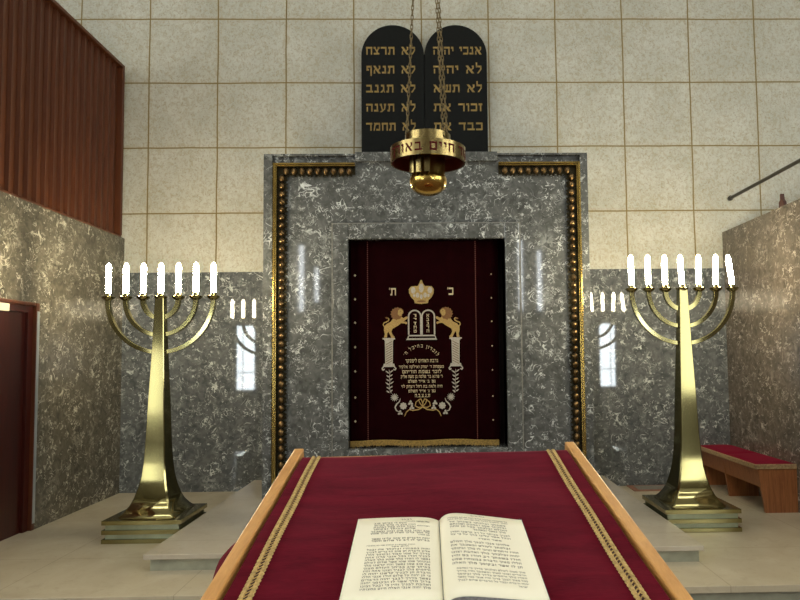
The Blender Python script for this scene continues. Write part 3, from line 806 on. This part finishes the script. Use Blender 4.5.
# ------------------------------------------------------------------ bench
bn = thing('bench', 'low wooden bench along the right marble wall beside the menorah', 'bench', (XR, 5.72, 0))
W0 = -.375
sz = .395
def side_panel(y0, y1): return MB().prism([(-.305, 0), (-.003, 0), (-.003, sz), (-.365, sz)], lambda u, v, d: (u, d, v), y0, y1)
side_panel(0, .03).build('end_panel', 'bench', bn, bevel=.002)
side_panel(1.255, 1.285).build('end_panel', 'bench', bn, bevel=.002)
side_panel(.70, .725).build('middle_panel', 'bench', bn)
MB().prism([(-.335, .23), (-.315, .23), (-.345, sz), (-.365, sz)], lambda u, v, d: (u, d, v), .03, .70).build('apron', 'bench', bn)
MB().prism([(-.335, .23), (-.315, .23), (-.345, sz), (-.365, sz)], lambda u, v, d: (u, d, v), .725, 1.255).build('apron', 'bench', bn)
MB().box(-.372, -.003, -.005, 1.285, sz, sz + .018).build('seat_board', 'bench', bn, bevel=.003)
def cushion(y0, y1, label):
    t = thing('bench_cushion', label, 'cushion', (XR, y0, sz + .018), group=None)
    n = 12; v = []; f = []; Lh = y1 - y0
    for i in range(n + 1):
        for j in range(n + 1):
            a, b = i / n, j / n; h = .028 + .014 * (1 - (2 * a - 1) ** 6) * (1 - (2 * b - 1) ** 8)
            v.append((-.378 + .372 * a, .0 + Lh * b, h))
    for i in range(n):
        for j in range(n):
            q_ = i * (n + 1) + j; f.append((q_, q_ + 1, q_ + n + 2, q_ + n + 1))
    mb = MB().add(v, f); mb.box(-.378, -.006, .0, Lh, .001, .028)
    mb.build('padding', 'cushion', t, smooth=True)
    fr = MB(); yy = -.003
    fr.box(-.392, -.379, -.012 if y0 < 5.8 else .001, Lh - .002, .0, .030)
    tt = tag(fr.build('fringe', 'tan_fringe', t, bevel=.004), 'tan fringed edging')
    if y0 > 5.8: yy = .002
    e = MB()
    while yy < Lh - .012:
        e.box(-.396, -.384, yy, yy + .010, -.012, .024); yy += .0125
    if y0 < 5.8:
        xx = -.392; e.box(-.392, -.006, -.010, -.001, .0, .030)
        while xx < -.012: e.box(xx, xx + .010, -.016, -.008, -.012, .024); xx += .0125
    e.build('tassels', 'tan_fringe', tt)
    return t
cushion(5.725, 6.36, 'crimson seat cushion at the near end of the bench')
cushion(6.362, 7.0, 'crimson seat cushion at the far end of the bench, by the back wall')
# floor mat by the back wall
mt = thing('floor_mat', 'small grey floor mat with reddish border behind the right menorah', 'mat', (2.46, 6.86, 0))
MB().box(-.33, .33, -.15, .13, 0, .008).build('border', 'mat_b', mt)
MB().box(-.27, .27, -.10, .09, .008, .011).build('centre', 'mat_c', mt)

# ------------------------------------------------------------------ reading desk
fv = Vector((-.01545717, .983019, .18285165)).normalized(); rv = Vector((.99982618, .01572145, .01002202)).normalized()
nv = rv.cross(fv).normalized(); fv = nv.cross(rv).normalized()
DM = Matrix(((rv.x, fv.x, nv.x, 0), (rv.y, fv.y, nv.y, 1.5), (rv.z, fv.z, nv.z, 1.09458), (0, 0, 0, 1)))
deskrot = DM.to_euler()
desk = thing('reading_desk', 'wooden reading desk with raised honey-coloured side rails in the foreground', 'reading desk', DM.translation, deskrot)
TH = .006   # cloth lies on z=0 local, board top just under it
for s in (-1, 1):
    x0, x1 = sorted((s * .405 - .006, s * .434 - .006 + (.0)))
    x0 += .012; x1 += .012
    mb = MB().add([(x0, -.75, -.055), (x1, -.75, -.055), (x1, .452, -.055), (x0, .452, -.055), (x0, -.75, .004), (x1, -.75, .004), (x1, .452, .004), (x0, .452, .004)], [(0, 1, 2, 3), (4, 5, 6, 7), (0, 1, 5, 4), (1, 2, 6, 5), (2, 3, 7, 6), (3, 0, 4, 7)])
    mb.build('side_rail', 'oak', desk, bevel=.003)
MB().box(-.392, .404, -.75, .40, -.035, -.007).build('top_board', 'oakd', desk)
# body: vertical panels reaching the hall floor (in desk coordinates the verticals lean, so build in world space)
inv = DM.inverted()
def dwpt(x, y, drop):
    p = DM @ Vector((x, y, -.036))
    return inv @ Vector((p.x, p.y, p.z if drop is None else drop))
def wbox(x0, x1, y0, y1, zb):
    c = [dwpt(x0, y0, None), dwpt(x1, y0, None), dwpt(x1, y1, None), dwpt(x0, y1, None)]; b = [dwpt(x0, y0, zb), dwpt(x1, y0, zb), dwpt(x1, y1, zb), dwpt(x0, y1, zb)]
    return MB().add(b + c, [(0, 1, 2, 3), (4, 5, 6, 7), (0, 1, 5, 4), (1, 2, 6, 5), (2, 3, 7, 6), (3, 0, 4, 7)])
wbox(-.37, -.34, -.60, .34, FZ).build('side_panel', 'oakd', desk); wbox(.352, .382, -.60, .34, FZ).build('side_panel', 'oakd', desk)
wbox(-.34, .352, .31, .34, FZ).build('front_panel', 'oakd', desk); wbox(-.34, .352, -.30, -.27, FZ).build('rear_panel', 'oakd', desk)

cloth = thing('velvet_cloth', 'crimson velvet cloth with two gold braids covering the reading desk', 'cloth', DM.translation, deskrot)
nx, ny = 70, 90; v = []; f = []
def clz(x, y): return .0015 * math.sin(x * 13 + y * 4) + .0012 * math.sin(y * 17 + x * 7) + .002 * max(0, math.sin(x * 5 + .4)) * max(0, y - .28) * 6
for j in range(ny + 1):
    for i in range(nx + 1):
        x = -.390 + .792 * i / nx; y = -.72 + 1.11 * j / ny
        z = clz(x, y) - .001
        e = .388
        if y > e: z -= (y - e) ** 1
        v.append((x, y, z))
for j in range(ny):
    for i in range(nx):
        a = j * (nx + 1) + i; f.append((a, a + 1, a + nx + 2, a + nx + 1))
# overhang down the far edge
base = len(v)
for k_ in range(1, 5):
    for i in range(nx + 1):
        x = -.390 + .792 * i / nx; v.append((x, .392 + .006 * math.sin(x * 30) * k_ / 4 + .010, -.045 * k_ + .01))
for k_ in range(4):
    for i in range(nx):
        a = (base - (nx + 1) if k_ == 0 else base + (k_ - 1) * (nx + 1)) + i; b = base + k_ * (nx + 1) + i
        f.append((a, a + 1, b + 1, b))
MB().add(v, f).build('cloth_sheet', 'velvet', cloth, smooth='all')
# corner of the cloth that has slipped out past the left rail
mb = MB(); v = []; f = []
for j in range(13):
    y = -.28 + .32 * j / 12; b = math.sin(math.pi * j / 12) ** .6
    for i in range(7):
        a = i / 6; v.append((-.425 - (.050 * b) * a, y, -.020 - .035 * a * a + .004 * math.sin(j * 1.3)))
for j in range(12):
    for i in range(6):
        a = j * 7 + i; f.append((a, a + 1, a + 8, a + 7))
mb.add(v, f); o = mb.build('cloth_fold', 'velvet', cloth, smooth='all'); m_ = o.modifiers.new('thick', 'SOLIDIFY'); m_.thickness = .01
for cx in (-.349, .352):
    g = MB(); y = -.72; k_ = 0
    while y < .385:
        for s in (-1, 1):
            c = cx + s * .0080; z = clz(c, y) + .001
            pts = [(c + .0058 * math.cos(q_), y + .0075 * math.sin(q_) + s * .0 ) for q_ in [2 * math.pi * i / 8 for i in range(8)]]
            g.add([(px, py, z) for px, py in pts] + [(c + (px - c) * .55, y + (py - y) * .55, z + .0035) for px, py in pts], [(i, (i + 1) % 8, (i + 1) % 8 + 8, i + 8) for i in range(8)] + [tuple(range(8, 16))])
        z = clz(cx, y) + .002
        g.add([(cx - .005, y - .006, z), (cx - .003, y - .008, z), (cx + .005, y + .003, z), (cx + .003, y + .005, z)], [(0, 1, 2, 3)])
        y += .0122
    for s in (-1, 1):
        pts = [(cx + s * .0055, -.72 + 1.1 * i / 60, clz(cx + s * .0055, -.72 + 1.1 * i / 60) + .0035) for i in range(61)]
        g.tube(pts, .0016, 6, up=Vector((0, 0, 1)))
    br = g.build('gold_braid', 'braid', cloth)
    MB().add([p for i in range(61) for p in ((cx - .006, -.72 + 1.1 * i / 60, clz(cx, -.72 + 1.1 * i / 60) + .0015), (cx + .006, -.72 + 1.1 * i / 60, clz(cx, -.72 + 1.1 * i / 60) + .0015))], [(2 * i, 2 * i + 1, 2 * i + 3, 2 * i + 2) for i in range(60)]).build('braid_core', 'braid_d', br)

# ------------------------------------------------------------------ the open book
book = thing('open_book', 'open Hebrew prayer book with cream pages lying on the crimson cloth', 'book', DM @ Vector((0.004, 0, .004)), deskrot)
BY0, BY1 = -.423, -.092
XLp, XRp = -.180, .183
def pz(x):
    if x < 0:
        u = -x / .180; return .005 + .011 * (1 - math.exp(-u * 9)) - .004 * u * u
    u = x / .183
    return   .005 + .025 * (1 - math.exp(-u * 12)) * (1 - .90 * u ** .95)
def py_(x, t):                         # pages fan a little
    y = BY0 + (BY1 - BY0) * t
    if x > 0: y -= .014 * (x / .183) * t
    else: y += .006 * (-x / .180) * t
    return y
def xx_(x, t): return x * (1 - .0 * t)
def page(name, xa, xb, lift=0, mat='page'):
    n = 36; v = []; f = []
    for j in range(9):
        for i in range(n + 1):
            x = xa + (xb - xa) * i / n; v.append((x, py_(x, j / 8), pz(x) + lift))
    for j in range(8):
        for i in range(n):
            a = j * (n + 1) + i; f.append((a, a + 1, a + n + 2, a + n + 1))
    return v, f
for s, (xa, xb) in ((-1, (XLp, -.0005)), (1, (.0005, XRp))):
    n = 36; top = []; bot = []
    mb = MB()
    xs = [xa + (xb - xa) * i / n for i in range(n + 1)]
    v = []; f = []
    for t_ in (0, 1):
        for x in xs: v.append((x, py_(x, t_) , pz(x) - .0006)); 
        for x in xs: v.append((x, py_(x, t_) , .003))
    m_ = n + 1
    for i in range(n):
        f += [(i, i + 1, i + 1 + m_, i + m_), (2 * m_ + i, 2 * m_ + i + 1, 3 * m_ + i + 1, 3 * m_ + i)]
        f += [(i, i + 1, 2 * m_ + i + 1, 2 * m_ + i), (m_ + i, m_ + i + 1, 3 * m_ + i + 1, 3 * m_ + i)]
    f += [(0, m_, 3 * m_, 2 * m_), (n, m_ + n, 3 * m_ + n, 2 * m_ + n)]
    mb.add(v, f); blk = mb.build('page_block', 'page_edge', book, smooth=True)
    v, f = page('page', xa, xb, .0006)
    pg = MB().add(v, f).build('page', 'page', book, smooth='all'); so_ = pg.modifiers.new('thick', 'SOLIDIFY'); so_.thickness = .0009
    # printed lines
    ink = MB(); rr = random.Random(3 if s < 0 else 8)
    words = 'ברוך אתה יהוה אלהינו מלך העולם אשר קדשנו במצותיו וצונו שמע ישראל ואהבת את בכל לבבך ובכל נפשך והיו הדברים האלה אנכי מצוך היום על ושננתם לבניך ודברת בם בשבתך בביתך ובלכתך בדרך ובשכבך ובקומך הללו שמו הודו לו כי טוב לעולם חסדו אדון מלך שלום רב עמך תן חן וחסד ורחמים עלינו'.split()
    def line(h, x0, x1, t, ink=ink):
        tgt = (x1 - x0) / h; out = ''
        while text_width(out + 'אבג', .2, .45) < tgt: out += (' ' if out else '') + rr.choice(words)
        def to3(u, v_, d):
            tt = t + v_ / (BY1 - BY0); return (u, py_(u, tt), pz(u) + .0012)
        heb(ink, out, h, x0, x1, to3, 0, 0, gap=.2, space=.45, thin=True)
    if s < 0:
        a, b = -.146, -.022
        line(.0045, -.085, -.060, .955)
        line(.0036, -.022 - .05, -.022, .928)
        for i in range(4): line(.0058, a + .004, b - (.030 if i else .05), .905 - i * .028)
        for i in range(4): line(.0036, -.048, b, .925 - i * .028 - .004) if i % 2 == 0 else None
        for i in range(2): line(.0058, a, b, .790 - i * .026)
        line(.0055, -.045, b, .735)
        for i in range(2): line(.0058, a + .004, b, .690 - i * .027)
        line(.0036, -.150, b - .03, .610); line(.0042, -.10, -.065, .588)
        for i in range(15): line(.0056, a - .002, b, .555 - i * .0305)
    else:
        a, b = .022, .148
        line(.0045, .07, .10, .965)
        for i in range(2): line(.0046, a - .004, b, .925 - i * .025)
        for i in range(3): line(.0060, a, b - .006, .860 - i * .034)
        line(.0060, .07, b - .01, .760)
        for i in range(2): line(.0060, a, b - .003, .715 - i * .034)
        line(.0055, .078, .125, .640)
        for i in range(7): line(.0066, a - .002, b + (.004 if i > 1 else -.01), .585 - i * .043)
        for i in range(5): line(.0048, a + .005, b + .006, .270 - i * .031)
        line(.0048, .135, .150, .115)
    ink.build('printed_text', 'ink', pg)
MB().box(XLp - .003, XRp + .003, BY0 - .006, BY1 + .002, -.0005, .003).build('cover', 'cover', book, bevel=.001)

# ------------------------------------------------------------------ camera and world
cam = bpy.data.objects.new('Camera', bpy.data.cameras.new('Camera')); C.objects.link(cam)
cam.data.sensor_width = 36; cam.data.lens = 620 / 800 * 36
cam.data.shift_x = -(446.36 - 400) / 800; cam.data.shift_y = 24.28 / 800
cam.data.clip_start = .05; cam.data.clip_end = 100
cam.matrix_world = Matrix.Translation((0, 0, 1.45)) @ Matrix.Rotation(R(-1.085), 4, 'Z') @ Matrix.Rotation(R(90 + 3.133), 4, 'X') @ Matrix.Rotation(R(-.609), 4, 'Z')
sc = bpy.context.scene
sc.camera = cam
w = bpy.data.worlds.new('World'); sc.world = w; w.use_nodes = True
w.node_tree.nodes['Background'].inputs[0].default_value = (.6, .7, .8, 1); w.node_tree.nodes['Background'].inputs[1].default_value = .3
sc.view_settings.view_transform = 'Standard'; sc.view_settings.look = 'None'; sc.view_settings.gamma = 1
sc.view_settings.use_curve_mapping = False
sc.view_settings.exposure = 0.0
